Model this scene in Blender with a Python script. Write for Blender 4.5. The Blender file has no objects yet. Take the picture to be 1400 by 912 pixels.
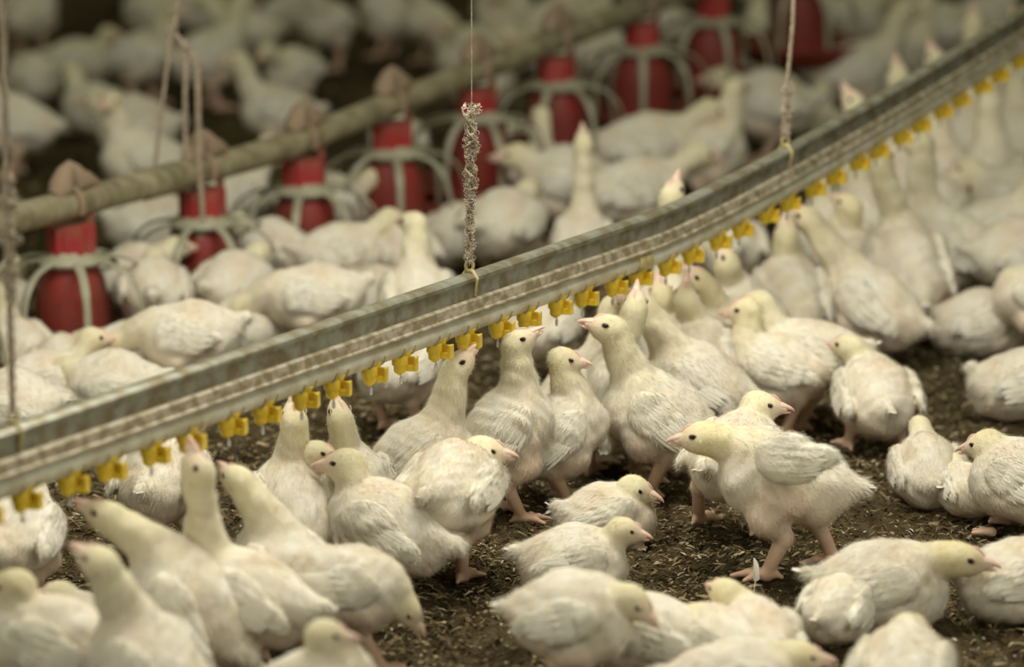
import bpy, math, random
import numpy as np
from mathutils import Vector, Matrix

random.seed(7); RNG = np.random.default_rng(7)
scene = bpy.context.scene
COL = scene.collection

# ------------------------------------------------------------------ camera, light, exposure
CAM_H = 1.53                      # metres above the litter
F_PX = 4667.0                     # 120 mm lens on a 36 mm wide sensor, 1400 px wide
PITCH = math.atan((456 + 700) / F_PX)
cam_data = bpy.data.cameras.new('camera'); cam = bpy.data.objects.new('camera', cam_data)
COL.objects.link(cam); scene.camera = cam
cam.location = (0, 0, CAM_H); cam.rotation_euler = (math.pi / 2 - PITCH, 0, 0)
cam_data.lens = 120.0; cam_data.sensor_width = 36.0; cam_data.sensor_fit = 'HORIZONTAL'
cam_data.clip_end = 100
cam_data.dof.use_dof = True; cam_data.dof.focus_distance = 5.07; cam_data.dof.aperture_fstop = 2.2

world = bpy.data.worlds.new('barn_air'); scene.world = world; world.use_nodes = True
wb = world.node_tree.nodes['Background']
wb.inputs[0].default_value = (0.77, 0.79, 0.47, 1); wb.inputs[1].default_value = 0.22

def area(name, loc, target, size, energy, color):
    d = bpy.data.lights.new(name, 'AREA'); d.shape = 'RECTANGLE'; d.size, d.size_y = size
    d.energy = energy; d.color = color
    o = bpy.data.objects.new(name, d); COL.objects.link(o); o.location = loc
    o.rotation_euler = (Vector(target) - Vector(loc)).to_track_quat('-Z', 'Y').to_euler()
    return o
area('roof_light_panel', (0.05, 4.75, 2.1), (0.05, 4.75, 0), (1.5, .8), 58, (1.0, 0.955, 0.81))
area('side_window_light', (-2.1, 2.5, 1.8), (0.1, 4.8, 0.1), (1.6, 1.2), 30, (1.0, 0.94, 0.78))
area('right_fill_light', (2.3, 2.6, 1.7), (0.1, 5.0, 0.15), (1.4, 1.3), 30, (1.0, 0.95, 0.82))  # added fill brightening the rail's right-facing side and the birds; no real opening there
area('far_roof_light_panel', (0.3, 10.2, 3.2), (0.2, 9.0, 0), (3.5, 2.0), 7, (0.92, 0.90, 0.46))
scene.view_settings.view_transform = 'Standard'; scene.view_settings.look = 'None'
scene.view_settings.gamma = 1; scene.view_settings.use_curve_mapping = False
scene.view_settings.exposure = -0.18

# ------------------------------------------------------------------ helpers
SP, CP = math.sin(PITCH), math.cos(PITCH)
def at(px, py, h=0.0):
    """world point at height h seen at pixel (px, py) of the 1400x912 photograph"""
    x = (px - 700) / F_PX; y = -(py - 456) / F_PX
    d = np.array([x, CP + y * SP, -SP + y * CP]); t = (h - CAM_H) / d[2]
    return np.array([0, 0, CAM_H]) + t * d

def tag(o, label=None, cat=None, group=None, kind=None):
    if label: o['label'] = label
    if cat: o['category'] = cat
    if group: o['group'] = group
    if kind: o['kind'] = kind
    return o

def empty(name, loc=(0, 0, 0), rz=0.0):
    o = bpy.data.objects.new(name, None); COL.objects.link(o)
    o.location = loc; o.rotation_euler = (0, 0, rz); o.empty_display_size = .05
    return o

class MB:
    """collects vertices / faces / vertex colours and links them as one mesh object"""
    def __init__(s): s.v = []; s.f = []; s.c = []
    def add(s, verts, faces, col=None):
        b = len(s.v); s.v.extend([tuple(p) for p in verts])
        s.f.extend([tuple(i + b for i in f) for f in faces])
        s.c.extend([col or (1, 1, 1)] * len(verts))
    def box(s, c, d, R=None):
        c = Vector(c); R = R or Matrix.Identity(3)
        vs = [c + R @ Vector((x * d[0] / 2, y * d[1] / 2, z * d[2] / 2)) for x in (-1, 1) for y in (-1, 1) for z in (-1, 1)]
        s.add(vs, [(0, 1, 3, 2), (4, 6, 7, 5), (0, 4, 5, 1), (2, 3, 7, 6), (0, 2, 6, 4), (1, 5, 7, 3)])
    def lathe(s, prof, n=32, c=(0, 0, 0), R=None, sx=1, sy=1):
        c = Vector(c); R = R or Matrix.Identity(3); vs = []
        for r, z in prof:
            for k in range(n):
                a = 2 * math.pi * k / n; vs.append(c + R @ Vector((r * math.cos(a) * sx, r * math.sin(a) * sy, z)))
        fs = [(i * n + k, i * n + (k + 1) % n, (i + 1) * n + (k + 1) % n, (i + 1) * n + k) for i in range(len(prof) - 1) for k in range(n)]
        fs.append(tuple(reversed(range(n)))); fs.append(tuple((len(prof) - 1) * n + k for k in range(n)))
        s.add(vs, fs)
    def tube(s, pts, r, n=8, flat=None, up=(0, 0, 1)):
        pts = [Vector(p) for p in pts]; rs = r if hasattr(r, '__len__') else [r] * len(pts)
        vs = []; prev = None
        for i, p in enumerate(pts):
            t = (pts[min(i + 1, len(pts) - 1)] - pts[max(i - 1, 0)]).normalized()
            if prev is None:
                u = Vector(up) if abs(t.dot(Vector(up))) < .95 else Vector((1, 0, 0))
            else: u = prev
            u = (u - t * u.dot(t)).normalized(); prev = u; w = t.cross(u)
            for k in range(n):
                a = 2 * math.pi * k / n
                q = u * math.cos(a) * (flat or 1) + w * math.sin(a); vs.append(p + q * rs[i])
        fs = [(i * n + k, i * n + (k + 1) % n, (i + 1) * n + (k + 1) % n, (i + 1) * n + k) for i in range(len(pts) - 1) for k in range(n)]
        fs.append(tuple(reversed(range(n)))); fs.append(tuple((len(pts) - 1) * n + k for k in range(n)))
        s.add(vs, fs)
    def mesh(s, name, m, smooth=True):
        me = bpy.data.meshes.new(name); me.from_pydata(s.v, [], s.f)
        a = me.color_attributes.new('Col', 'FLOAT_COLOR', 'POINT')
        a.data.foreach_set('color', np.c_[np.array(s.c, float), np.ones(len(s.c))].ravel())
        if smooth:
            me.shade_smooth()
            try: me.set_sharp_from_angle(angle=math.radians(38))
            except Exception: pass
        me.materials.append(m); return me
    def build(s, name, m, parent=None, smooth=True):
        o = bpy.data.objects.new(name, s.mesh(name, m, smooth)); COL.objects.link(o)
        if parent: o.parent = parent
        return o

def link(name, me, parent=None, M=None):
    o = bpy.data.objects.new(name, me); COL.objects.link(o)
    if parent: o.parent = parent
    if M is not None: o.matrix_local = M
    return o

def raw_mesh(name, v, loops, starts, totals, col, mats, matidx=None):
    me = bpy.data.meshes.new(name)
    me.vertices.add(len(v)); me.vertices.foreach_set('co', v.astype(np.float32).ravel())
    me.loops.add(len(loops)); me.loops.foreach_set('vertex_index', loops.astype(np.int32))
    me.polygons.add(len(starts)); me.polygons.foreach_set('loop_start', starts.astype(np.int32))
    me.polygons.foreach_set('loop_total', totals.astype(np.int32))
    for m in mats: me.materials.append(m)
    if matidx is not None: me.polygons.foreach_set('material_index', matidx.astype(np.int32))
    me.update(calc_edges=True)
    a = me.color_attributes.new('Col', 'FLOAT_COLOR', 'POINT')
    a.data.foreach_set('color', np.c_[col, np.ones(len(col))].astype(np.float32).ravel())
    me.polygons.foreach_set('use_smooth', np.ones(len(starts), bool))
    return me

# ------------------------------------------------------------------ materials
def mat(name, color=(.5, .5, .5), rough=.6, metal=0., var=None, scale=20., bump=0., bscale=200., attr=False,
        thr=(.35, .65), stretch=None, sheen=0., spec=.5, dist=.002, trans=0.):
    m = bpy.data.materials.new(name); m.use_nodes = True; nt = m.node_tree; N = nt.nodes; L = nt.links
    p = N['Principled BSDF']; p.inputs['Roughness'].default_value = rough; p.inputs['Metallic'].default_value = metal
    p.inputs['Specular IOR Level'].default_value = spec
    if sheen: p.inputs['Sheen Weight'].default_value = sheen
    tc = N.new('ShaderNodeTexCoord'); mp = N.new('ShaderNodeMapping'); L.new(tc.outputs['Object'], mp.inputs[0])
    if stretch: mp.inputs['Scale'].default_value = stretch
    src = None
    if attr:
        a = N.new('ShaderNodeAttribute'); a.attribute_name = 'Col'; src = a.outputs['Color']
    if var is not None:
        n = N.new('ShaderNodeTexNoise'); n.inputs['Scale'].default_value = scale; n.inputs['Detail'].default_value = 6
        L.new(mp.outputs[0], n.inputs['Vector'])
        mr = N.new('ShaderNodeMapRange'); mr.inputs[1].default_value, mr.inputs[2].default_value = thr
        L.new(n.outputs['Fac'], mr.inputs[0])
        mx = N.new('ShaderNodeMix'); mx.data_type = 'RGBA'; L.new(mr.outputs[0], mx.inputs[0])
        if attr:
            mu = N.new('ShaderNodeMix'); mu.data_type = 'RGBA'; mu.blend_type = 'MULTIPLY'; mu.inputs[0].default_value = 1
            L.new(src, mu.inputs[6]); mu.inputs[7].default_value = (*var, 1)
            L.new(src, mx.inputs[6]); L.new(mu.outputs[2], mx.inputs[7])
        else:
            mx.inputs[6].default_value = (*color, 1); mx.inputs[7].default_value = (*var, 1)
        L.new(mx.outputs[2], p.inputs['Base Color'])
    elif attr: L.new(src, p.inputs['Base Color'])
    else: p.inputs['Base Color'].default_value = (*color, 1)
    if bump:
        b = N.new('ShaderNodeBump'); b.inputs['Strength'].default_value = bump; b.inputs['Distance'].default_value = dist
        n2 = N.new('ShaderNodeTexNoise'); n2.inputs['Scale'].default_value = bscale; n2.inputs['Detail'].default_value = 4
        L.new(mp.outputs[0], n2.inputs['Vector']); L.new(n2.outputs['Fac'], b.inputs['Height']); L.new(b.outputs[0], p.inputs['Normal'])
    return m

M = dict(
    plumage=mat('plumage', attr=True, rough=.9, var=(.94, .91, .85), scale=70, bump=.35, bscale=330, sheen=.1, spec=.15),
    beak=mat('beak_horn', (.74, .47, .38), .42, var=(.80, .60, .50), scale=120),
    comb=mat('comb_skin', (.74, .47, .37), .55, var=(.78, .55, .45), scale=200),
    eye=mat('eye_dark', (.008, .006, .005), .08, var=(.02, .012, .006), scale=90),
    lid=mat('eyelid_skin', (.62, .50, .36), .6, var=(.50, .34, .24), scale=200),
    dirt=mat('litter_soil', attr=True, rough=1., var=(.55, .50, .42), scale=45, bump=1., bscale=230, dist=.012, spec=.1),
    chips=mat('litter_chips', attr=True, rough=.95, var=(.7, .65, .55), scale=60, spec=.15),
    feather=mat('feather', (.85, .83, .78), .7, var=(.75, .71, .62), scale=60),
    rail=mat('weathered_aluminium', (.40, .40, .34), .34, .5, var=(.25, .21, .13), scale=9, bump=.25, bscale=160, stretch=(1.4, 5, 5), thr=(.38, .62)),
    rail_band=mat('dirty_aluminium_band', (.60, .53, .42), .45, .3, var=(.33, .27, .17), scale=16, bump=.2, bscale=160, stretch=(1.4, 4, 4), thr=(.4, .6)),
    pipe=mat('water_pipe_plastic', (.66, .64, .54), .35, var=(.46, .41, .28), scale=11, stretch=(1.5, 3, 3)),
    yellow=mat('yellow_plastic', (.88, .64, .05), .34, var=(.70, .46, .04), scale=70, thr=(.45, .75)),
    stain=mat('stained_plastic', (.60, .50, .24), .5, var=(.38, .30, .13), scale=60),
    steel=mat('steel_pin', (.80, .80, .80), .25, .35, var=(.6, .6, .6), scale=90),
    cord=mat('dusty_cord', (.50, .42, .33), .95, var=(.30, .24, .17), scale=150, bump=.5, bscale=900),
    cord_pale=mat('dusty_fluff', (.66, .58, .47), 1., var=(.42, .35, .26), scale=90),
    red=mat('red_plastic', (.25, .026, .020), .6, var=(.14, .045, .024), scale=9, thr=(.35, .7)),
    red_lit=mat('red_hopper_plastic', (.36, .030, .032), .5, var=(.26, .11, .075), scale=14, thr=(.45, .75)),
    grill=mat('dusty_grill_plastic', (.44, .42, .33), .6, var=(.27, .26, .18), scale=12),
    fpipe=mat('dusty_feed_pipe', (.33, .29, .19), .7, .1, var=(.17, .145, .08), scale=10, stretch=(1, 3, 3)),
    cap=mat('dusty_clay_cap', (.27, .20, .14), .85, var=(.30, .21, .14), scale=22),
    strap=mat('rusty_strap', (.22, .09, .055), .7, var=(.30, .15, .09), scale=30),
)

# ------------------------------------------------------------------ noise
def vnoise(x, y, seed=0):
    xi = np.floor(x).astype(np.int64); yi = np.floor(y).astype(np.int64); xf = x - xi; yf = y - yi
    def hsh(a, b):
        n = (a * 374761393 + b * 668265263 + seed * 1442695) & 0xffffffff
        n = ((n ^ (n >> 13)) * 1274126177) & 0xffffffff
        return ((n ^ (n >> 16)) & 0xffff) / 65535.0
    u = xf * xf * (3 - 2 * xf); v = yf * yf * (3 - 2 * yf)
    return (hsh(xi, yi) * (1 - u) + hsh(xi + 1, yi) * u) * (1 - v) + (hsh(xi, yi + 1) * (1 - u) + hsh(xi + 1, yi + 1) * u) * v
def ground_h(x, y):
    z = .020 * (vnoise(x * 3.1, y * 3.1, 1) - .5) + .012 * (vnoise(x * 11, y * 11, 2) - .5)
    wx = x + .03 * vnoise(x * 14, y * 14, 8); wy = y + .03 * vnoise(x * 14, y * 14, 9)
    z = z + .016 * np.abs(vnoise(wx * 34, wy * 34, 3) - .5) * 2 + .010 * vnoise(wx * 75, wy * 75, 4) + .004 * vnoise(x * 170, y * 170, 5)
    return z - .018
# ------------------------------------------------------------------ the floor of litter
def build_floor():
    xs = np.r_[np.linspace(-14, -1.6, 50)[:-1], np.arange(-1.6, 1.6, .0055), np.linspace(1.6, 14, 50)]
    ys = np.r_[np.linspace(2.0, 3.95, 14)[:-1], np.arange(3.95, 6.6, .0055), 6.6 + np.cumsum(.0055 * 1.011 ** np.arange(0, 360))]
    X, Y = np.meshgrid(xs, ys, indexing='ij'); Z = ground_h(X, Y)
    n, m = X.shape; v = np.stack([X, Y, Z], -1).reshape(-1, 3)
    i = np.arange(n - 1)[:, None] * m + np.arange(m - 1)[None, :]
    q = np.stack([i, i + m, i + m + 1, i + 1], -1).reshape(-1, 4)
    t = vnoise(X * 6, Y * 6, 21) * .5 + vnoise(X * 26, Y * 26, 22) * .3 + vnoise(X * 90, Y * 90, 23) * .2
    t = np.clip((t - .3) / .4, 0, 1).reshape(-1, 1)
    c = np.array([[.062, .047, .024]]) * (1 - t) + np.array([[.175, .135, .075]]) * t
    me = raw_mesh('floor', v, q.ravel(), np.arange(len(q)) * 4, np.full(len(q), 4), c, [M['dirt']])
    o = link('floor', me); o['kind'] = 'structure'
build_floor()

def build_chips(n=330000):
    # curled shavings, straw bits, husks and droppings trodden into the litter
    y = np.where(RNG.random(n) < .8, 3.9 + RNG.random(n) * 2.75, 6.5 + RNG.random(n) * 4.5); w = .21 * y + .25
    x = (RNG.random(n) * 2 - 1) * w
    dens = vnoise(x * 7, y * 7, 41); keep = RNG.random(n) < .15 + 1.1 * dens; x, y = x[keep], y[keep]; n = len(x)
    z = ground_h(x, y) + RNG.random(n) * .004
    L = .005 + RNG.random(n) ** 2.5 * .024; W = .0009 + RNG.random(n) ** 2.2 * .0048; W = np.minimum(W, L * .7)
    a = RNG.normal(0.15, .75, n); til = RNG.normal(0, .35, n); rol = RNG.normal(0, .6, n); curl = RNG.random(n) * .35
    d = np.stack([np.cos(a) * np.cos(til), np.sin(a) * np.cos(til), np.sin(til)], -1)
    s0 = np.stack([-np.sin(a), np.cos(a), np.zeros(n)], -1); up = np.cross(d, s0)
    s = s0 * np.cos(rol)[:, None] + up * np.sin(rol)[:, None]; nn = np.cross(d, s)
    P = np.stack([x, y, z], -1); V = []
    for t, wf in ((-.5, .5), (-.15, 1.), (.2, .9), (.5, .3)):
        c = P + d * (L * t)[:, None] - nn * (L * curl * (t * t * 4))[:, None]
        V += [c - s * (W * wf / 2)[:, None], c + s * (W * wf / 2)[:, None]]
    V = np.stack(V, 1).reshape(-1, 3)
    b = (np.arange(n) * 8)[:, None]
    q = np.concatenate([b + [0, 1, 3, 2], b + [2, 3, 5, 4], b + [4, 5, 7, 6]], 0)
    u = RNG.random(n)[:, None]; pal = np.array([[.088, .068, .036], [.17, .13, .070], [.30, .24, .145], [.48, .41, .28], [.66, .60, .47]])
    cum = np.array([.30, .62, .88, .975, 1.0]); idx = np.searchsorted(cum, u[:, 0]); idx = np.clip(idx, 0, 4)
    c = pal[idx] * (.75 + .5 * RNG.random((n, 1))); c = np.repeat(c, 8, 0)
    me = raw_mesh('litter', V, q.ravel(), np.arange(len(q)) * 4, np.full(len(q), 4), c, [M['chips']])
    o = link('litter', me); tag(o, 'brown wood shavings, straw bits and droppings trodden over the ground', 'litter', kind='stuff')
build_chips()

def feather(px, py, yaw, L, label, tilt=.5):
    p = at(px, py, .004); mb = MB(); n = 14; V = []; F = []
    for i in range(n):
        t = i / (n - 1); w = (.0045 if t > .25 else .0008) * math.sin(math.pi * min(1, .18 + t * .80)) ** .6 * (L / .035)
        z = .16 * L * math.sin(t * 2.4)
        V += [(t * L, -w * (1 + .2 * math.sin(9 * t)), z + .3 * w), (t * L, 0, z), (t * L, w, z + .3 * w)]
    for i in range(n - 1):
        for k in (0, 1): F.append((i * 3 + k, i * 3 + k + 1, i * 3 + k + 4, i * 3 + k + 3))
    mb.add(V, F); o = mb.build('feather', M['feather']); q = MB()
    q.tube([(t * L, 0, .16 * L * math.sin(t * 2.4) + .0004) for t in np.linspace(-.12, .95, 10)], np.linspace(.0006, .0002, 10), 6)
    q.build('quill', M['feather'], o)
    o.location = (p[0], p[1], ground_h(np.array([p[0]]), np.array([p[1]]))[0] + .003); o.rotation_euler = (0.5, -tilt, math.radians(yaw))
    tag(o, label, 'feather', 'loose feathers on the litter')
feather(1044, 772, 40, .034, 'small white feather on the dark litter between the legs of the striding chick')
feather(1031, 805, 95, .045, 'white feather standing in the litter in front of the striding chick', 1.0)
feather(1130, 792, 115, .040, 'white feather stuck in the litter by the rear foot of the striding chick', .95)
feather(742, 708, 20, .022, 'little fluffy white feather left of the chick resting with open eye', .2)

# ------------------------------------------------------------------ drinker line
LA = np.array([-.52173834, 4.24307895, 0]); LU = np.array([.54850717, .83614585, 0]); LYAW = math.atan2(LU[1], LU[0])
PITCH_N = .0826
def line_z(t):
    d = max(0, t - PITCH_N * 16.6); return .297 + .105 * d ** 1.3 - (.003 * t if t < 0 else 0)
def line_p(t, n=0., z=0.):
    return Vector((LA[0] + LU[0] * t + LU[1] * n, LA[1] + LU[1] * t - LU[0] * n, line_z(t) + z))
line = empty('drinker_line', line_p(0, 0, -.28)); 
tag(line, 'long grey aluminium rail with white water pipe and yellow drinking nipples hanging from cords', 'drinker line')
def extr(prof, t0, t1, name, m, parent, step=.04, closed=True):
    ts = np.arange(t0, t1, step); base = Vector(parent.location); V = []; F = []; k = len(prof)
    for t in ts:
        for (n, z) in prof: V.append(line_p(t, n, z) - base)
    for i in range(len(ts) - 1):
        for j in range(k if closed else k - 1):
            a, b = i * k + j, i * k + (j + 1) % k; F.append((a, b, b + k, a + k))
    F += [tuple(range(k)), tuple(reversed([(len(ts) - 1) * k + j for j in range(k)]))]
    mb = MB(); mb.add(V, F); return mb.build(name, m, parent)
T0, T1 = -.75, 4.6
rail_prof = [(.006, .066), (.0062, .088), (.0085, .0915), (.0085, .095), (.0045, .099), (.001, .101), (-.004, .101), (-.0085, .099), (-.0085, .095), (-.006, .088), (-.006, .066)]
extr([(.012, .064), (.0088, .066), (.0088, .0885), (.0125, .0915), (.0125, .0965), (.0085, .1005), (.003, .1025), (-.003, .1025), (-.0085, .1005), (-.0125, .0965), (-.0125, .0915), (-.0088, .0885), (-.0088, .066), (-.012, .064)], T0, T1, 'rail', M['rail'], line)
extr([(.0175, .0440), (.0175, .0465), (.0150, .0490), (.0140, .0625), (.0105, .0655), (-.0105, .0655), (-.0140, .0625), (-.0150, .0490), (-.0175, .0465), (-.0175, .0440)], T0, T1, 'rail_flange', M['rail_band'], line)
extr([(.0155 * math.cos(a), .028 + .0155 * math.sin(a)) for a in np.linspace(0, 2 * math.pi, 18, endpoint=False)], T0, T1, 'water_pipe', M['pipe'], line)
def ring(mb, t, r, w, m=14):
    base = Vector(line.location); pts = [line_p(t, r * math.cos(a), .028 + r * math.sin(a)) - base for a in np.linspace(-math.pi * 1.5, math.pi * .5, m + 1)]
    mb.tube(pts, w, 6)
nip = MB(); R = Matrix.Rotation(LYAW, 3, 'Z')
# cup facing the camera side, lower cone, square bracket with its cross piece
nip.lathe([(.0085, .0150), (.0112, .0145), (.0118, .0135), (.0118, .0012), (.0112, -.0002), (.0092, -.0006), (.0090, -.0085), (.0075, -.0115), (.0042, -.0135), (.0026, -.015)], 24, (-.002, -.004, 0))
rbox = Matrix.Rotation(-.25, 3, "Z")
nip.box((.0130, .002, -.0060), (.016, .012, .0085), rbox); nip.box((.0225, .000, .0000), (.0035, .014, .0205), rbox)
nip.box((.0130, .006, .0035), (.016, .005, .012), rbox)
nip.lathe([(.0085, .012), (.009, .016), (.011, .020)], 16, (0.006, 0, 0))
nip_me = nip.mesh('drinker_nipple', M['yellow'])
sd = MB(); 
for dx in (-.0135, .0135):
    pts = [(dx, .0170 * math.cos(a), .028 + .0170 * math.sin(a)) for a in np.linspace(-math.pi, 0, 15)]
    sd.tube(pts, .0011, 6)
sd.tube([(-.013, 0, .0125), (0, 0, .0105), (.013, 0, .0125)], .0030, 6)
sd_me = sd.mesh('pipe_clip', M['stain'])
pin = MB(); pin.lathe([(.0013, -.014), (.0013, -.0190), (.0023, -.0195), (.0025, -.0265), (.0016, -.0290)], 10); pin_me = pin.mesh('pin', M['steel'])
mir = Matrix.Rotation(0, 4, 'Z')
for i in range(-3, 44):
    t = PITCH_N * i + (.004 if i % 2 else -.003)
    c = line_p(t) - Vector(line.location)
    sl = math.atan2(line_z(t + .05) - line_z(t - .05), .1)
    Mn = Matrix.Translation(c) @ Matrix.Rotation(random.uniform(-.12, .12), 4, 'Z') @ Matrix.Rotation(random.uniform(-.05, .05), 4, 'X')
    n_o = link('drinker_nipple', nip_me, line, Mn); tag(n_o, 'yellow drinking nipple')
    link('pin', pin_me, n_o, Matrix.Identity(4))
    link('pipe_clip', sd_me, line, Matrix.Translation(c) @ Matrix.Rotation(LYAW, 4, 'Z') @ Matrix.Rotation(-sl, 4, 'Y'))
cp = MB(); cp.tube([line_p(t, 0, .028) - Vector(line.location) for t in (1.30, 1.34)], .0185, 18)
cp.build('pipe_coupling', M['stain'], line)
hook_ts = []
def t_of(px, py, zoff=.1):
    best = min(((abs((lambda q: 700 + F_PX * q[0] / (CP * q[1] + SP * (CAM_H - q[2])))(line_p(t, 0, zoff)) - px), t) for t in np.arange(-.5, 4, .004)))
    return best[1]
for px in (18, 641, 1074):
    t = t_of(px, 0); hook_ts.append(t); h = MB(); b = Vector(line.location)
    c = line_p(t, 0, .112) - b; 
    h.tube([c + Vector((.0055 * math.cos(a), 0, .0075 * math.sin(a))) for a in np.linspace(0, 2 * math.pi, 17)], .0026, 8)
    for s in (-1, 1):
        h.tube([c + Vector((.0, 0, -.006)), line_p(t, s * .006, .1045) - b, line_p(t, s * .0140, .094) - b, line_p(t, s * .0110, .080) - b, line_p(t, s * .0100, .068) - b], [.003, .003, .0028, .0028, .0022], 8)
    h.build('cord_hook', M['stain'], line)

# ------------------------------------------------------------------ cords
def strand_cord(name, pts, r, label, group=None, knots=(), fuzz=0, mat_=None, seed=1, parent=None):
    rg = random.Random(seed); mb = MB(); P = [Vector(p) for p in pts]
    # resample
    out = []
    for a, b in zip(P, P[1:]):
        n = max(2, int((b - a).length / .004))
        out += [a.lerp(b, k / n) for k in range(n)]
    out.append(P[-1]); o0 = out[0]
    for k in range(3):
        path = []
        for i, p in enumerate(out):
            an = i * .55 + k * 2.094
            path.append(p - o0 + Vector((math.cos(an), math.sin(an), 0)) * r * .55)
        mb.tube(path, r * .62, 6)
    o = mb.build(name, mat_ or M['cord'], parent); o.location = o0
    if label: tag(o, label, 'cord', group)
    return o
def knot_tangle(parent, top, bot, w, seed, name='knot', dens=1.0, bulges=((0.0, 1.0), (.32, .75), (.55, .5))):
    """loose wrapped cord with fluff clinging to it between two points"""
    rg = random.Random(seed); mb = MB(); top = Vector(top); bot = Vector(bot); L = (bot - top).length
    b = Vector(parent.location) if parent else Vector((0, 0, 0))
    def rad(t):
        return w * (.30 + sum(a * .75 * math.exp(-((t - c) / .055) ** 2) for c, a in bulges))
    for s in range(4):
        ph = rg.random() * 6; fr = rg.uniform(4, 9); path = []
        for i in range(90):
            t = i / 89; c = top.lerp(bot, t); rr = rad(t) * (.45 + .3 * math.sin(fr * 2.1 * t + s))
            path.append(c - b + Vector((math.cos(ph + fr * t * 4), math.sin(ph + fr * t * 4), .25 * math.sin(ph + fr * 5 * t))) * rr)
        mb.tube(path, w * .085, 6)
    o = mb.build(name, M['cord'], parent)
    fl = MB()
    for s in range(int(950 * dens)):
        t = rg.random(); c = top.lerp(bot, t) - b; r0 = rad(t); a = rg.random() * 6.28
        p = c + Vector((math.cos(a), math.sin(a), 0)) * r0 * rg.uniform(.2, .9); path = [p]; d = Vector((math.cos(a), math.sin(a), rg.uniform(-1, 1))).normalized()
        st = rg.uniform(.0014, .0034)
        for k in range(6):
            d = (d + Vector((rg.uniform(-1, 1), rg.uniform(-1, 1), rg.uniform(-1, 1))) * .9 - (path[-1] - c) * 90).normalized(); path.append(path[-1] + d * st)
        fl.tube(path, rg.uniform(.00022, .00055), 3)
    for s in range(int(90 * dens)):
        t = rg.random(); c = top.lerp(bot, t) - b; r0 = rad(t); a = rg.random() * 6.28; p = c + Vector((math.cos(a), math.sin(a), 0)) * r0 * .6
        q = [p + Vector((rg.uniform(-1, 1), rg.uniform(-1, 1), rg.uniform(-1, 1))) * .0022 for _ in range(7)]
        fl.tube(q, rg.uniform(.0009, .0020), 5)
    fl.build('clinging_fluff', M['cord_pale'], parent); return o

tC = hook_ts[1]; pc = line_p(tC, 0, .118); s_c = .01
top_c = pc + Vector((.004, 0, .236)); up_c = top_c + Vector((.004, 0, 1.6))
c1 = strand_cord('hanging_cord', [up_c, top_c, pc + Vector((.001, 0, 0))], .0010, 'thin sharp cord ending in a fluffy knotted wrap, middle of the three drinker line cords', 'cords holding the drinker line')
knot_tangle(c1, top_c, pc, .0185, 4, bulges=((0.02, .95), (.17, .5), (.27, .85), (.42, .6), (.52, .5), (.8, .12)))
tL = hook_ts[0]; pl = line_p(tL, 0, .118)
c2 = strand_cord('hanging_cord', [pl + Vector((.012, 0, 1.6)), pl + Vector((.006, 0, .50)), pl + Vector((.003, 0, .28)), pl], .0042, 'blurred thick cord at the far left, nearest of the drinker line cords', 'cords holding the drinker line', seed=2)
knot_tangle(c2, pl + Vector((.004, 0, .30)), pl + Vector((.003, 0, .14)), .026, 5, dens=.5, bulges=((.2, .9), (.5, .7), (.8, .4)))
tR = hook_ts[2]; pr = line_p(tR, 0, .118)
c3 = strand_cord('hanging_cord', [pr + Vector((.016, 0, 1.4)), pr + Vector((.009, 0, .2)), pr + Vector((.001, 0, .085)), pr], .0033, 'blurred cord on the right side, farthest of the drinker line cords', 'cords holding the drinker line', seed=3)
knot_tangle(c3, pr + Vector((.003, 0, .095)), pr, .017, 6, dens=.5, bulges=((.1, .7), (.5, .6), (.9, .3)))

# ------------------------------------------------------------------ feed line
G1 = at(102, 490); FYAW = LYAW
def feed_z(t):
    d = max(0, t - .62); return .285 + .083 * d ** .95
def feed_p(t, n=0., z=0.): return Vector((G1[0] + LU[0] * t + LU[1] * n, G1[1] + LU[1] * t - LU[0] * n, feed_z(t) + z))
fp = MB(); fp.tube([feed_p(t) - feed_p(0, 0, -.285) for t in np.arange(-.9, 4.6, .12)], .0265, 24)
# joint sleeve of the pipe
fp.tube([feed_p(t) - feed_p(0, 0, -.285) for t in (.20, .205, .30, .305)], [.027, .0295, .0295, .027], 24)
fpo = fp.build('feed_pipe', M['fpipe']); fpo.location = feed_p(0, 0, -.285)
tag(fpo, 'long dusty olive feed pipe running above the row of red pan feeders', 'feed pipe')

def arm_path(a, r0=.045, r1=.152, z0=.187, z1=.054):
    P = []
    for k in range(11):
        s = k / 10; r = r0 + (r1 - r0) * math.sin(s * math.pi / 2) ** .75
        z = z1 + (z0 - z1) * (math.cos(s * math.pi / 2) ** .60 if s < 1 else 0)
        P.append(Vector((r * math.cos(a), r * math.sin(a), z)))
    return P
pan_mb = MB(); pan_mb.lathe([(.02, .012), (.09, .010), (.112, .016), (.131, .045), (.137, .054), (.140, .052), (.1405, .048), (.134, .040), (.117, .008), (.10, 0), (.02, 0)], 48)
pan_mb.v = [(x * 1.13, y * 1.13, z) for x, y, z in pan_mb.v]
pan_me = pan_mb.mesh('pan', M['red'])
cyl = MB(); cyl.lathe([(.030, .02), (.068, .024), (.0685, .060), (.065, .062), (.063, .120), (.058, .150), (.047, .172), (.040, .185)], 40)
for k in range(10):
    a = k * .628; cyl.box((.0635 * math.cos(a), .0635 * math.sin(a), .09), (.004, .008, .06), Matrix.Rotation(a, 3, 'Z'))
cyl_me = cyl.mesh('feed_drum', M['red'])
colr = MB(); colr.lathe([(.030, .180), (.060, .178), (.064, .184), (.058, .190), (.042, .196), (.036, .204)], 32); col_me = colr.mesh('collar', M['grill'])
hop = MB(); hop.lathe([(.030, .194), (.045, .1945), (.045, .2475), (.030, .2485)], 6, sx=1, sy=.9)
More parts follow.
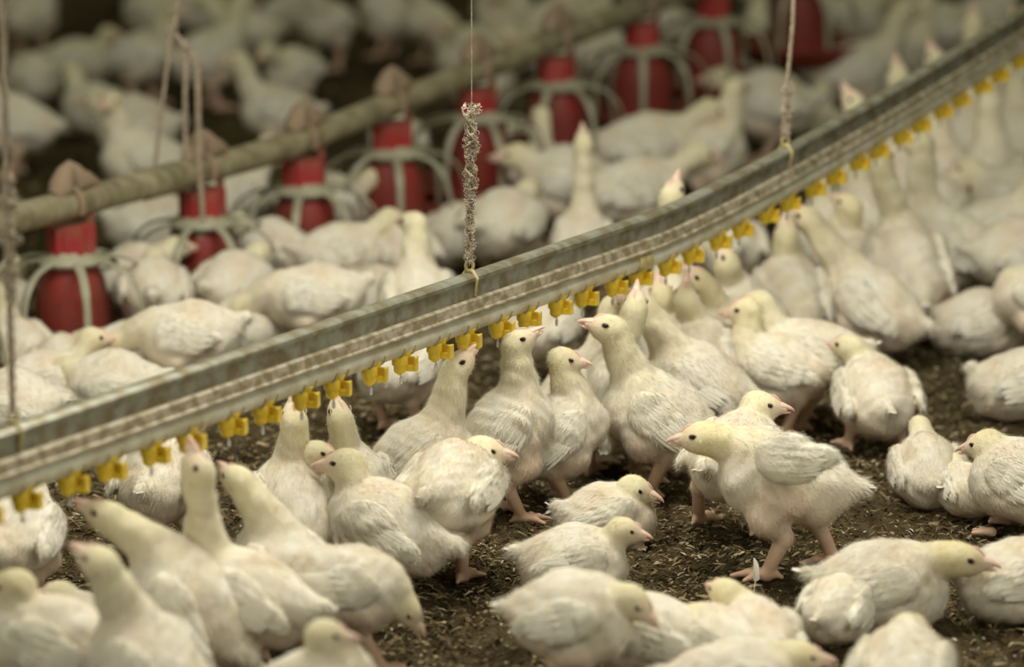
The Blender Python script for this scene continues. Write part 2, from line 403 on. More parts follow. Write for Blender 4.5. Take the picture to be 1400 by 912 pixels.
for k in range(6):
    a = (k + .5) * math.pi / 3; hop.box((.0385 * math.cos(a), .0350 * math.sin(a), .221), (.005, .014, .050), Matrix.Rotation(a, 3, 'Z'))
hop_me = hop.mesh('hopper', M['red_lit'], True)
arms = []
for k in range(8):
    am = MB(); am.tube(arm_path(k * math.pi * 2 / 8 + .3), [.0090] * 3 + [.0080] * 4 + [.0066] * 4, 8, flat=.38, up=(0, 0, 1)); arms.append(am.mesh('grill_arm', M['grill']))
cap = MB(); cap.tube([(-.040, 0, .020), (-.022, 0, .034), (-.008, 0, .062), (.002, 0, .070), (.012, 0, .060), (.022, 0, .040), (.045, 0, .036), (.075, 0, .026)], [.014, .024, .016, .010, .016, .023, .018, .008], 14, flat=1.0)
cap.tube([(0, .031 * math.cos(a), .031 * math.sin(a)) for a in np.linspace(-.5, math.pi + .5, 14)], .006, 8)
cap_me = cap.mesh('saddle_cap', M['cap'])
st = MB(); st.box((.040, -.012, -.050), (.020, .005, .125)); st.box((.040, -.016, -.050), (.004, .008, .125)); st_me = st.mesh('strap', M['strap'])
feeders = [(0.0, 0, 0, 'nearest red pan feeder at left with bright red hopper under the pipe'),
    (.38, .10, .03, 'red pan feeder second from the left, frayed rope end hanging over its collar'),
    (.70, 0, 0, 'red pan feeder third from the left, below the pipe beside the grey arched grill'),
    (1.00, .14, .02, 'dim red pan feeder left of the middle cord, partly behind its grey grill arms'),
    (1.31, .07, .0, 'dull red pan feeder right behind the knotted middle cord'),
    (1.62, 0, .0, 'blurred dark red pan feeder right of the knotted middle cord'),
    (1.98, 0, .0, 'blurred red pan feeder whose brown pan rim shows above resting chickens'),
    (2.30, 0, 0, 'blurred dark red pan feeder left of the right hand cord'),
    (2.72, 0, 0, 'blurred red pan feeder farthest along the feed pipe at the top'),
    (-.40, 0, 0, 'pan feeder cut by the left edge, only its grey arched grill arms showing')]
for i, (t, tx, ty, lab) in enumerate(feeders):
    zoff = feed_z(t) - .285; p = feed_p(t); sc = 1.0
    o = empty('pan_feeder', (p.x, p.y, zoff), FYAW + i * .37); tag(o, lab, 'feeder', 'red pan feeders')
    o.rotation_euler = (0, 0, i * .21)
    link('pan', pan_me, o); link('feed_drum', cyl_me, o); link('collar', col_me, o); link('hopper', hop_me, o)
    for a in arms: link('grill_arm', a, o)
    inv = Matrix.Rotation(FYAW - i * .21, 4, 'Z')
    link('saddle_cap', cap_me, o, Matrix.Translation((0, 0, .285)) @ inv); link('strap', st_me, o, Matrix.Translation((0, 0, .285)) @ inv)

# back rope with its two knots and three tails
b0 = feed_p(.36, 0, .02)
def wp(px, py): # point in the vertical plane just in front of the feed pipe
    o = np.array([0, 0, CAM_H]); d = at(px, py) - o; k = (b0.y - .03) / d[1]; return Vector(o + d * k)
r1 = strand_cord('hanging_cord', [wp(246, -250), wp(243, 0), wp(240, 28), wp(234, 50), wp(226, 110), wp(217, 180), wp(212, 225)], .0036, 'tan rope hung over the feed pipe at left, straight tail leaning left from its knot', 'ropes over the feed pipe', seed=8)
knot_tangle(r1, wp(238, 26), wp(233, 60), .013, 9, dens=.15, bulges=((.3, .8), (.7, .6)))
r2 = strand_cord('hanging_cord', [wp(240, 45), wp(252, 62), wp(254, 90), wp(253, 140), wp(254, 215), wp(256, 262)], .0042, 'tan rope tail passing down over the feed pipe, middle of the three tails', 'ropes over the feed pipe', seed=10)
r3 = strand_cord('hanging_cord', [wp(246, 55), wp(262, 76), wp(270, 95), wp(271, 150), wp(272, 220), wp(277, 290), wp(276, 318), wp(268, 340)], .0050, 'tan rope tail with frayed end hanging down to the second red feeder', 'ropes over the feed pipe', seed=11)
knot_tangle(r3, wp(250, 58), wp(266, 84), .015, 12, dens=.15, bulges=((.3, .8), (.8, .6)))
fe = MB(); bb = Vector(r3.location); rg = random.Random(3)
for k in range(16):
    a = wp(277, 300); e = wp(262 + rg.random() * 22, 338 + rg.random() * 8); m_ = a.lerp(e, .6) + Vector((rg.uniform(-.004, .004), 0, 0))
    fe.tube([a - bb, m_ - bb, e - bb], .0011, 5)
fe.build('frayed_end', M['cord_pale'], r3)
# ------------------------------------------------------------------ chickens: one continuous surface grown from a signed distance field
def vec(*a): return np.array(a, float)
def capsule(a, b, r1, r2):
    ba = b - a; L2 = float(ba @ ba) + 1e-12
    def f(p):
        t = np.clip(((p - a) @ ba) / L2, 0, 1); return np.linalg.norm(p - a - t[:, None] * ba, axis=1) - (r1 + (r2 - r1) * t)
    return f
def ellipsoid(c, r, Rm=None):
    Rm = np.eye(3) if Rm is None else Rm; r = np.array(r, float)
    def f(p):
        q = (p - c) @ Rm; k0 = np.linalg.norm(q / r, axis=1); k1 = np.linalg.norm(q / (r * r), axis=1) + 1e-9
        return k0 * (k0 - 1) / k1
    return f
def roty(a): c, s = math.cos(a), math.sin(a); return np.array([[c, 0, -s], [0, 1, 0], [s, 0, c]])   # nose up for a > 0
def rotz(a): c, s = math.cos(a), math.sin(a); return np.array([[c, -s, 0], [s, c, 0], [0, 0, 1]])
def rotx(a): c, s = math.cos(a), math.sin(a); return np.array([[1, 0, 0], [0, c, -s], [0, s, c]])

BODY, NECK, HEAD, FACE, LEG, WING, THIGH, TAIL = range(8)
PALETTE = np.array([[.81, .76, .67], [.80, .75, .59], [.79, .74, .50], [.78, .60, .50], [.70, .48, .36], [.83, .80, .72], [.75, .63, .52], [.82, .78, .69]])

def make_chick(name, sit=False, bp=12, bz=None, nl=.08, np_=60, ny=0, hp=0, hy=0, fat=1., legs=None, wing=(0, 0), wspread=0., hair=9000, h=.0028,
               yel=1., seed=0, toe=0., tailup=25, fl=1.35, headpx=None, ctx=None, hs=1.08):
    D = math.radians; yl = min(1, max(0, (yel - 1) * .75)); rg = np.random.default_rng(seed); hair = int(hair * 1.8)
    if bz is None: bz = .055 if sit else .115
    C = vec(0, 0, bz); B = roty(D(bp)); T = lambda x, y, z: C + B @ vec(x, y, z)
    prims = []
    def add(f, g, k): prims.append((f, g, k))
    add(ellipsoid(T(0, 0, 0), (.064, .051 * fat, .054 * fat), B), BODY, .02)
    add(ellipsoid(T(.034, 0, -.008), (.042, .045 * fat, .048), B), BODY, .02)
    add(ellipsoid(T(-.042, 0, -.004), (.042, .043 * fat, .044), B), BODY, .02)
    if sit: add(ellipsoid(C + vec(0, 0, -.022), (.070, .060 * fat, .034)), BODY, .025)
    tb = B @ roty(D(-tailup * -1))
    add(capsule(T(-.068, 0, .012), T(-.068, 0, .012) + B @ roty(D(-180 - tailup)) @ vec(-.0, 0, 0) + B @ vec(-math.cos(D(tailup)) * .026, 0, math.sin(D(tailup)) * .026), .020, .010), TAIL, .018)
    # neck curve
    nd = rotz(D(ny)) @ vec(math.cos(D(np_)), 0, math.sin(D(np_)))
    P0 = T(.040, 0, .012); P3 = P0 + nd * (nl + .018)
    if headpx is not None:      # turn the neck so that the head comes where the bird holds it
        loc, yaw, sc = ctx; Rz = rotz(D(yaw)); Wp = loc + sc * (Rz @ P3); o = vec(0, 0, CAM_H); r = at(*headpx, 0) - o; r /= np.linalg.norm(r)
        Wp = o + r * ((Wp - o) @ r); P3 = Rz.T @ ((Wp - loc) / sc); nd = P3 - P0; nl = np.linalg.norm(nd) - .018; nd /= np.linalg.norm(nd)
    P1 = P0 + B @ vec(.022, 0, .012); P2 = P3 - nd * nl * .45
    ts = np.linspace(0, 1, 6); cur = [((1 - t) ** 3) * P0 + 3 * t * (1 - t) ** 2 * P1 + 3 * t * t * (1 - t) * P2 + t ** 3 * P3 for t in ts]
    q_ = min(1, max(.78, np.linalg.norm(P3 - P0) / .075)); rr = np.interp(ts, [0, .35, .7, 1], [.031 * q_, .0225 * q_, .0180 * q_ ** .5, .0164])
    for i in range(5): add(capsule(cur[i], cur[i + 1], rr[i], rr[i + 1]), NECK if i > 0 else BODY, .012)
    H = rotz(D(hy)) @ roty(D(hp)); hf, hu = H[:, 0], H[:, 2]; hc = P3 + hf * .007 + hu * .002; gf, gu = hf * hs, hu * hs
    add(ellipsoid(hc, (.0220 * hs, .0162 * hs, .0165 * hs), H), HEAD, .010)
    add(ellipsoid(hc + gf * .010 - gu * .005, (.0125 * hs, .0105 * hs, .0100 * hs), H), HEAD, .008)
    add(capsule(hc + gf * .014 - gu * .001, hc + gf * .0275 - gu * .0020, .0098 * hs, .0058 * hs), FACE, .006)
    # legs
    if not sit:
        legs = legs or ((.008, .034, 0), (.008, -.034, 0))
        for sgn, Lg in zip((1, -1), legs):
            fx, fy, fz = Lg[:3]; ty = Lg[3] if len(Lg) > 3 else 0; fy0 = sgn * .032
            F = vec(fx, fy, fz + .008); hk = F + vec(-.020 - .25 * max(0, fx) - (.012 if fz > .01 else 0), (fy0 - fy) * .35, .052)
            if len(Lg) > 4: hk = F + vec(*Lg[4])
            hip = T(-.004, sgn * .030, -.022)
            knee = hip * .5 + hk * .5 + vec(.016, sgn * .004, .004)
            add(capsule(hip, knee, .030, .0215), THIGH, .018); add(capsule(knee, hk, .0215, .0105), THIGH, .014)
            add(capsule(hk, F, .0098, .0078), LEG, .008)
            for an, ln in ((-38, .034), (0, .042), (38, .034), (180, .019)):
                a = D(an + toe + ty); dr = vec(math.cos(a), math.sin(a), 0)
                dz = -.004 if fz < .01 else -.016
                mid = F + dr * ln * .55 + vec(0, 0, dz * .2 + .001); tip = F + dr * ln + vec(0, 0, dz)
                add(capsule(F - vec(0, 0, .001), mid, .0062, .0046), LEG, .005); add(capsule(mid, tip, .0046, .0024), LEG, .003)
    else:
        for sgn in (1, -1):
            F = vec(.036, sgn * .030, .005)
            for an in (-30, 0, 30):
                a = D(an); add(capsule(F, F + vec(math.cos(a), math.sin(a), -.05) * .026, .0050, .003), LEG, .004)
    # wings
    wl = []
    for sgn, w in zip((1, -1), wing):
        Wm = B @ rotz(D(-sgn * (4 + w * .8))) @ roty(D(6 - w)) @ rotx(D(sgn * (13 - w * .5)))
        sh = T(.030, sgn * (.0480 * fat + w * .0003), .012 + w * .0005)
        wc = sh - Wm[:, 0] * .030; wl.append((Wm, wc, sgn))
        add(ellipsoid(wc, (.045, .0135, .0300), Wm), WING, .0025)
        add(ellipsoid(wc - Wm[:, 0] * .036 + Wm[:, 2] * .004, (.032, .0075, .0155), Wm), WING, .006)
    ph = rg.random((6, 3)) * 6.28; fr = rg.normal(0, 1, (6, 3)); fr /= np.linalg.norm(fr, axis=1)[:, None]
    fq = np.array([55, 75, 110, 150, 210, 260.])[:, None] * fr; am = np.array([.0022, .0016, .0013, .0010, .0006, .0005])
    inv = [(w[0], w[1]) for w in wl]
    def sdf(p, cols=False):
        d = None; gs = np.full((8, len(p)), 1.0)
        for f, g, k in prims:
            e = f(p); gs[g] = np.minimum(gs[g], e)
            if d is None: d = e
            else:
                hh = np.clip(.5 + .5 * (d - e) / k, 0, 1); d = d * (1 - hh) + e * hh - k * hh * (1 - hh)
        bw = np.clip((np.minimum(gs[LEG], np.minimum(gs[HEAD] + .006, gs[FACE]))) / .02, 0, 1)
        nz = sum(a * np.sin(p @ q + s[0]) * np.cos(p @ q[[1, 2, 0]] * .8 + s[1]) for a, q, s in zip(am, fq, ph))
        d = d + nz * bw
        for Wm, wc in inv:   # feather rows pressed into the wing
            q = (p - wc) @ Wm; m = np.clip(1 - np.linalg.norm(q / vec(.062, .022, .034), axis=1), 0, 1)
            d = d + m * .0030 * np.sin(q[:, 2] * 620 + 60 * q[:, 0] * (q[:, 0] * 8)) * np.clip(.5 - q[:, 0] * 20, 0, 1)
        return (d, gs) if cols else d
    # coarse pass, then fine lattice only near the skin
    lo = np.minimum(vec(-.14, -.105, -.006), hc - .05); hi = np.maximum(vec(.14, .105, .26), hc + .05)
    K = 5; H5 = h * K; nc = np.ceil((hi - lo) / H5).astype(int)
    g = np.stack(np.meshgrid(*[np.arange(n) for n in nc], indexing='ij'), -1).reshape(-1, 3)
    dc = sdf(lo + (g + .5) * H5 - h * .5); act = np.abs(dc) < H5 * 1.25
    Fd = np.full(nc * K, 1.0, np.float32); dc3 = dc.reshape(nc)
    Fd[:] = np.where(dc3 < 0, -1, 1).repeat(K, 0).repeat(K, 1).repeat(K, 2)
    off = np.stack(np.meshgrid(*[np.arange(K)] * 3, indexing='ij'), -1).reshape(-1, 3)
    idx = (g[act][:, None, :] * K + off[None]).reshape(-1, 3)
    Fd[idx[:, 0], idx[:, 1], idx[:, 2]] = sdf(lo + idx * h)
    ins = Fd < 0; ins[0] = ins[-1] = False; ins[:, 0] = ins[:, -1] = False; ins[:, :, 0] = ins[:, :, -1] = False
    cs = [ins[a:ins.shape[0] - 1 + a, b:ins.shape[1] - 1 + b, c:ins.shape[2] - 1 + c] for a in (0, 1) for b in (0, 1) for c in (0, 1)]
    any_, all_ = np.logical_or.reduce(cs), np.logical_and.reduce(cs); cell = any_ & ~all_
    vid = np.full(cell.shape, -1, np.int64); ci = np.argwhere(cell); vid[cell] = np.arange(len(ci))
    V = lo + (ci + .5) * h; Q = []
    for ax in range(3):
        a = [slice(1, -1)] * 3; b = [slice(1, -1)] * 3; a[ax] = slice(0, -1); b[ax] = slice(1, None)
        A, Bm = ins[tuple(a)], ins[tuple(b)]; e = np.argwhere(A != Bm); base = e + 1; base[:, ax] -= 1
        sg = A[tuple(e.T)]; u, w = (ax + 1) % 3, (ax + 2) % 3
        o = [base.copy() for _ in range(4)]; o[0][:, u] -= 1; o[0][:, w] -= 1; o[1][:, w] -= 1; o[3][:, u] -= 1
        q = np.stack([vid[tuple(x.T)] for x in o], 1); q[~sg] = q[~sg][:, ::-1]; Q.append(q)
    Q = np.concatenate(Q); Q = Q[(Q >= 0).all(1)]
    def grad(p, d0, e=.0007):
        gr = np.stack([sdf(p + e * np.eye(3)[i]) - d0 for i in range(3)], 1) / e
        return gr
    for it in range(3):
        d0 = sdf(V); gr = grad(V, d0); n2 = (gr ** 2).sum(1) + 1e-6; st = (d0 / n2)[:, None] * gr
        ln = np.linalg.norm(st, axis=1)[:, None]; V = V - st * np.minimum(1, h * .9 / (ln + 1e-9))
        if it == 0:   # relax
            acc = np.zeros_like(V); cnt = np.zeros(len(V)); cen = V[Q].mean(1)
            for j in range(4): np.add.at(acc, Q[:, j], cen); np.add.at(cnt, Q[:, j], 1)
            V = V * .4 + .6 * acc / np.maximum(cnt, 1)[:, None]
    d0, gs = sdf(V, True); nrm = grad(V, d0); nrm /= np.linalg.norm(nrm, axis=1)[:, None] + 1e-9
    W = np.exp(-np.clip(gs - gs.min(0), 0, .2).T / .0055); W[:, LEG] *= 1.0; W /= W.sum(1)[:, None]
    pal = PALETTE.copy(); pal[HEAD] = pal[HEAD] * (1 - yl) + vec(.80, .70, .42) * yl; pal[NECK] = pal[NECK] * (1 - yl * .8) + vec(.79, .69, .43) * yl * .8; pal = np.clip(pal, 0, .86)
    Cc = W @ pal; fcd = np.clip(1 - np.linalg.norm(V - (hc + hf * .016), axis=1) / .022, 0, 1)[:, None]; Cc = Cc * (1 - fcd * .8) + vec(.77, .62, .53) * fcd * .8
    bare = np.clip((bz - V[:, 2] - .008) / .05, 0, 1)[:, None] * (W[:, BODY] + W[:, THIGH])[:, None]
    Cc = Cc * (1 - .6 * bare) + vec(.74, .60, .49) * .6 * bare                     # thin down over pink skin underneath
    for sgn in (1, -1):                                                          # bare ear patch behind the eye
        ec = hc - gf * .0075 - gu * .0035 + H[:, 1] * sgn * .0145 * hs; e = np.exp(-((np.linalg.norm((V - ec) / vec(1, 1, 1), axis=1) / .0042) ** 2))[:, None]; Cc = Cc * (1 - .55 * e) + vec(.55, .36, .22) * .55 * e
    bl = np.sin(V @ vec(61, 37, 44) + ph[0, 0]) * np.sin(V @ vec(-33, 52, 71) + ph[1, 0]); m = np.clip(bl, 0, 1)[:, None] * W[:, BODY:BODY + 1] * .35
    Cc = Cc * (1 - m) + vec(.70, .62, .40) * m
    b2 = np.sin(V @ vec(38, -29, 21) + ph[2, 0]) * np.sin(V @ vec(24, 41, -36) + ph[3, 1]); m = np.clip(b2 - .1, 0, 1)[:, None] * (W[:, BODY:BODY + 1] + W[:, THIGH:THIGH + 1]) * .55
    Cc = Cc * (1 - m) + vec(.72, .58, .47) * m; m = np.clip(-b2 - .15, 0, 1)[:, None] * (W[:, BODY:BODY + 1] + W[:, WING:WING + 1]) * .7
    Cc = Cc * (1 - m) + vec(.86, .84, .79) * m; Cc = Cc * rg.uniform(.92, 1.04)
    # down and feathers as fine blades rooted in the skin
    wgt = 1 - W[:, LEG] - W[:, FACE]; fc = np.clip(np.linalg.norm(V - (hc + hf * .012), axis=1) / .02 - .35, 0.05, 1); 
    for sgn in (1, -1): fc = fc * np.clip((np.linalg.norm(V - (hc + hs * (H @ vec(.0085, sgn * .0142, .0042))), axis=1) - .0065) / .003, 0, 1)
    cand = np.where(RNG.random(len(V)) < wgt * fc)[0]
    iv = rg.choice(cand, hair); P = V[iv] + rg.normal(0, h * .45, (hair, 3)); nn = nrm[iv]; Wi = W[iv]
    bdir = -(B @ vec(1, 0, .12)); tan = (P - hc); tan /= np.linalg.norm(tan, axis=1)[:, None]
    nk = (Wi[:, NECK] + Wi[:, HEAD])[:, None]; d = tan * nk + (bdir + vec(0, 0, -.35)) * (1 - nk)
    for Wm, wc in inv:
        q = np.linalg.norm((P - wc) / .07, axis=1)[:, None] < .9; d = np.where(q & (Wi[:, WING:WING + 1] > .4), -Wm[:, 0] - .1 * Wm[:, 2], d)
    d = d + rg.normal(0, .22, d.shape); d = d - (d * nn).sum(1)[:, None] * nn; d /= np.linalg.norm(d, axis=1)[:, None] + 1e-9
    al = np.clip(rg.normal(.40, .20, hair), .06, 1.2)[:, None] + .35 * Wi[:, TAIL:TAIL + 1] + .1 * nk
    wl_ = Wi[:, WING] > .5
    L = rg.uniform(.0030, .0078, hair) * fl * (1 - .62 * Wi[:, HEAD]) * (1 + .5 * Wi[:, TAIL]); L[wl_] *= 1.25
    wd = rg.uniform(.00017, .00038, hair) * (9000 / hair) ** .35; wd[wl_] *= 2.0; al[wl_] *= .55
    s = np.cross(d, nn); root = P - nn * .0012
    p1 = root + (d * np.cos(al) + nn * np.sin(al)) * (L * .5)[:, None]; p2 = p1 + (d * np.cos(al * .5) + nn * np.sin(al * .5)) * (L * .5)[:, None]
    hv = np.stack([root - s * wd[:, None], root + s * wd[:, None], p1 - s * wd[:, None] * .8, p1 + s * wd[:, None] * .8, p2], 1).reshape(-1, 3)
    hc_ = np.repeat(np.clip(Cc[iv] * (1.0 + rg.normal(0.02, .05, (hair, 1))), 0, .88), 5, 0)
    b = (np.arange(hair) * 5 + len(V))[:, None]; tri = np.concatenate([b + [0, 1, 3], b + [0, 3, 2], b + [2, 3, 4]], 0)
    # flight feathers along the rear of both wings and the tail fan
    fv, ff, fcx = [], [], []; nb = len(V) + len(hv)
    def blade(p, dr, nr, Lb, wb, curve=.0):
        dr = dr / np.linalg.norm(dr); nr = nr - dr * (nr @ dr); nr /= np.linalg.norm(nr); sd = np.cross(dr, nr); k0 = len(fv) + nb; n = 6
        for i in range(n):
            t = i / (n - 1); w = wb * (.55, 1, 1.05, 1, .8, .15)[i]; c = p + dr * Lb * t - nr * curve * Lb * t * t
            for e, z in ((-1, 0), (0, .28), (1, 0)): fv.append(c + sd * w * e + nr * w * z); fcx.append((.83, .80, .73))
        for i in range(n - 1):
            for j in (0, 1): ff.append((k0 + i * 3 + j, k0 + i * 3 + j + 1, k0 + i * 3 + j + 4, k0 + i * 3 + j + 3))
    for Wm, wc, sgn in wl:
        out = Wm[:, 1] * sgn
        for k in range(8):
            z = -.017 + .0042 * k; x0 = -.006 - .0018 * k
            yv = .0125 * math.sqrt(max(.05, 1 - (x0 / .046) ** 2 - (z / .0275) ** 2)) + .0006
            blade(wc + Wm @ vec(x0, 0, z) + out * yv, -Wm[:, 0] + Wm[:, 2] * (.10 + rg.normal(0, .04)) + out * -.06, out + Wm[:, 2] * .1, .044 - .0012 * k + rg.normal(0, .002), .0033, .04)
        for k in range(9):
            z = -.016 + .0046 * k; x0 = .014
            yv = .0125 * math.sqrt(max(.05, 1 - (x0 / .046) ** 2 - (z / .0275) ** 2)) + .0003
            blade(wc + Wm @ vec(x0, 0, z) + out * yv, -Wm[:, 0] + Wm[:, 2] * rg.normal(-.02, .06) + out * .02, out, .024 + rg.normal(0, .002), .0034, .10)
    for k in range(7):
        a = (k - 3) * .17; tdir = B @ rotz(a) @ vec(-math.cos(D(tailup)), 0, math.sin(D(tailup)))
        blade(T(-.084, (k - 3) * .0018, .018), tdir, B @ vec(.3, 0, 1), .026 * (.8 + .4 * rg.random()), .0036, .05)
    fv = np.array(fv); ff = np.array(ff); fcx = np.array(fcx)
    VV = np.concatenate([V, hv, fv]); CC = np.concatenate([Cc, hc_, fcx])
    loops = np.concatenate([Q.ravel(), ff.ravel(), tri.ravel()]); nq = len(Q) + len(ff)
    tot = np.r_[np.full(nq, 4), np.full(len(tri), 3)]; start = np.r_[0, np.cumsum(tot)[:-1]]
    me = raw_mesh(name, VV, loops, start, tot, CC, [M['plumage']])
    HM = Matrix([[*(H[0] * hs), hc[0]], [*(H[1] * hs), hc[1]], [*(H[2] * hs), hc[2]], [0, 0, 0, 1]])
    return dict(me=me, head=HM, bz=bz)

# shared small parts, in head space
bk = MB()
def mandible(pts, ws, hs, n=12):
    V = []; F = []
    for (x, z), w, hh in zip(pts, ws, hs):
        for k in range(n):
            a = 2 * math.pi * k / n; V.append((x, w * math.cos(a), z + hh * math.sin(a)))
    for i in range(len(pts) - 1):
        for k in range(n): F.append((i * n + k, i * n + (k + 1) % n, (i + 1) * n + (k + 1) % n, (i + 1) * n + k))
    F.append(tuple(range(n))[::-1]); F.append(tuple((len(pts) - 1) * n + k for k in range(n))); bk.add(V, F)
mandible([(.016, .002), (.0225, .0018), (.0275, .0010), (.0325, .0002), (.0365, -.0014), (.0382, -.0034)], [.0066, .0058, .0043, .0028, .0014, .0004], [.0052, .0044, .0035, .0025, .0015, .0004])
mandible([(.016, -.0046), (.0225, -.0052), (.0285, -.0056), (.0340, -.0050)], [.0058, .0050, .0036, .0012], [.0030, .0024, .0018, .0008])
_s = 1.12
bk.v = [((x - .016) * _s + .017, y * _s, z * _s) for x, y, z in bk.v]
BEAK = bk.mesh('beak', M['beak'])
cb = MB(); cb.tube([(.008, 0, .0145), (.013, 0, .0135), (.018, 0, .0105), (.0225, 0, .0068)], [.0010, .0018, .0018, .0010], 8, flat=1.2); COMB = cb.mesh('comb', M['comb'])
ey = MB()
ey.lathe([(.0005, -.0040), (.0027, -.0030), (.0040, -.0010), (.0042, .0006), (.0035, .0022), (.0020, .0033), (.0003, .0037)], 16)
EYE = ey.mesh('eye', M['eye'])
ld = MB(); ld.tube([(.0049 * math.cos(a), .0041 * math.sin(a), .0008) for a in np.linspace(0, 2 * math.pi, 19)], .0010, 6); LID = ld.mesh('eyelid', M['lid'])
def dress(o, c, lids=True):
    H = c['head']; link('beak', BEAK, o, H); link('comb', COMB, o, H)
    for s in (1, -1):
        E_ = H @ Matrix.Translation((.0085, s * .0142, .0042)) @ Matrix.Rotation(-s * math.pi / 2 + s * -.15, 4, 'X') @ Matrix.Rotation(s * .22, 4, 'Y') @ Matrix.Diagonal((.92, .80, .9, 1))
        e = link('eye', EYE, o, E_)
        if lids: link('eyelid', LID, e, Matrix.Identity(4))
TAKEN = []
def place(c, bx, by, yaw, sc, label, group=None, dz=0., copy_of=None, loc=None):
    o = bpy.data.objects.new('chicken', c['me']); COL.objects.link(o)
    p = at(bx, by, c['bz'] * sc) if loc is None else loc; TAKEN.append((p[0], p[1])); o.location = (p[0], p[1], dz); o.rotation_euler = (0, 0, math.radians(yaw)); o.scale = (sc,) * 3
    dress(o, c, copy_of is None); tag(o, label, 'chicken', group); return o
DR = dict(bp=30, nl=.118, np_=78, hp=50)
ST = dict(bp=12, nl=.075, np_=65, hp=-4)
SI = dict(sit=True, bp=6, nl=.045, np_=55, hp=-6)
def k(base, **kw): d = dict(base); d.update(kw); return d
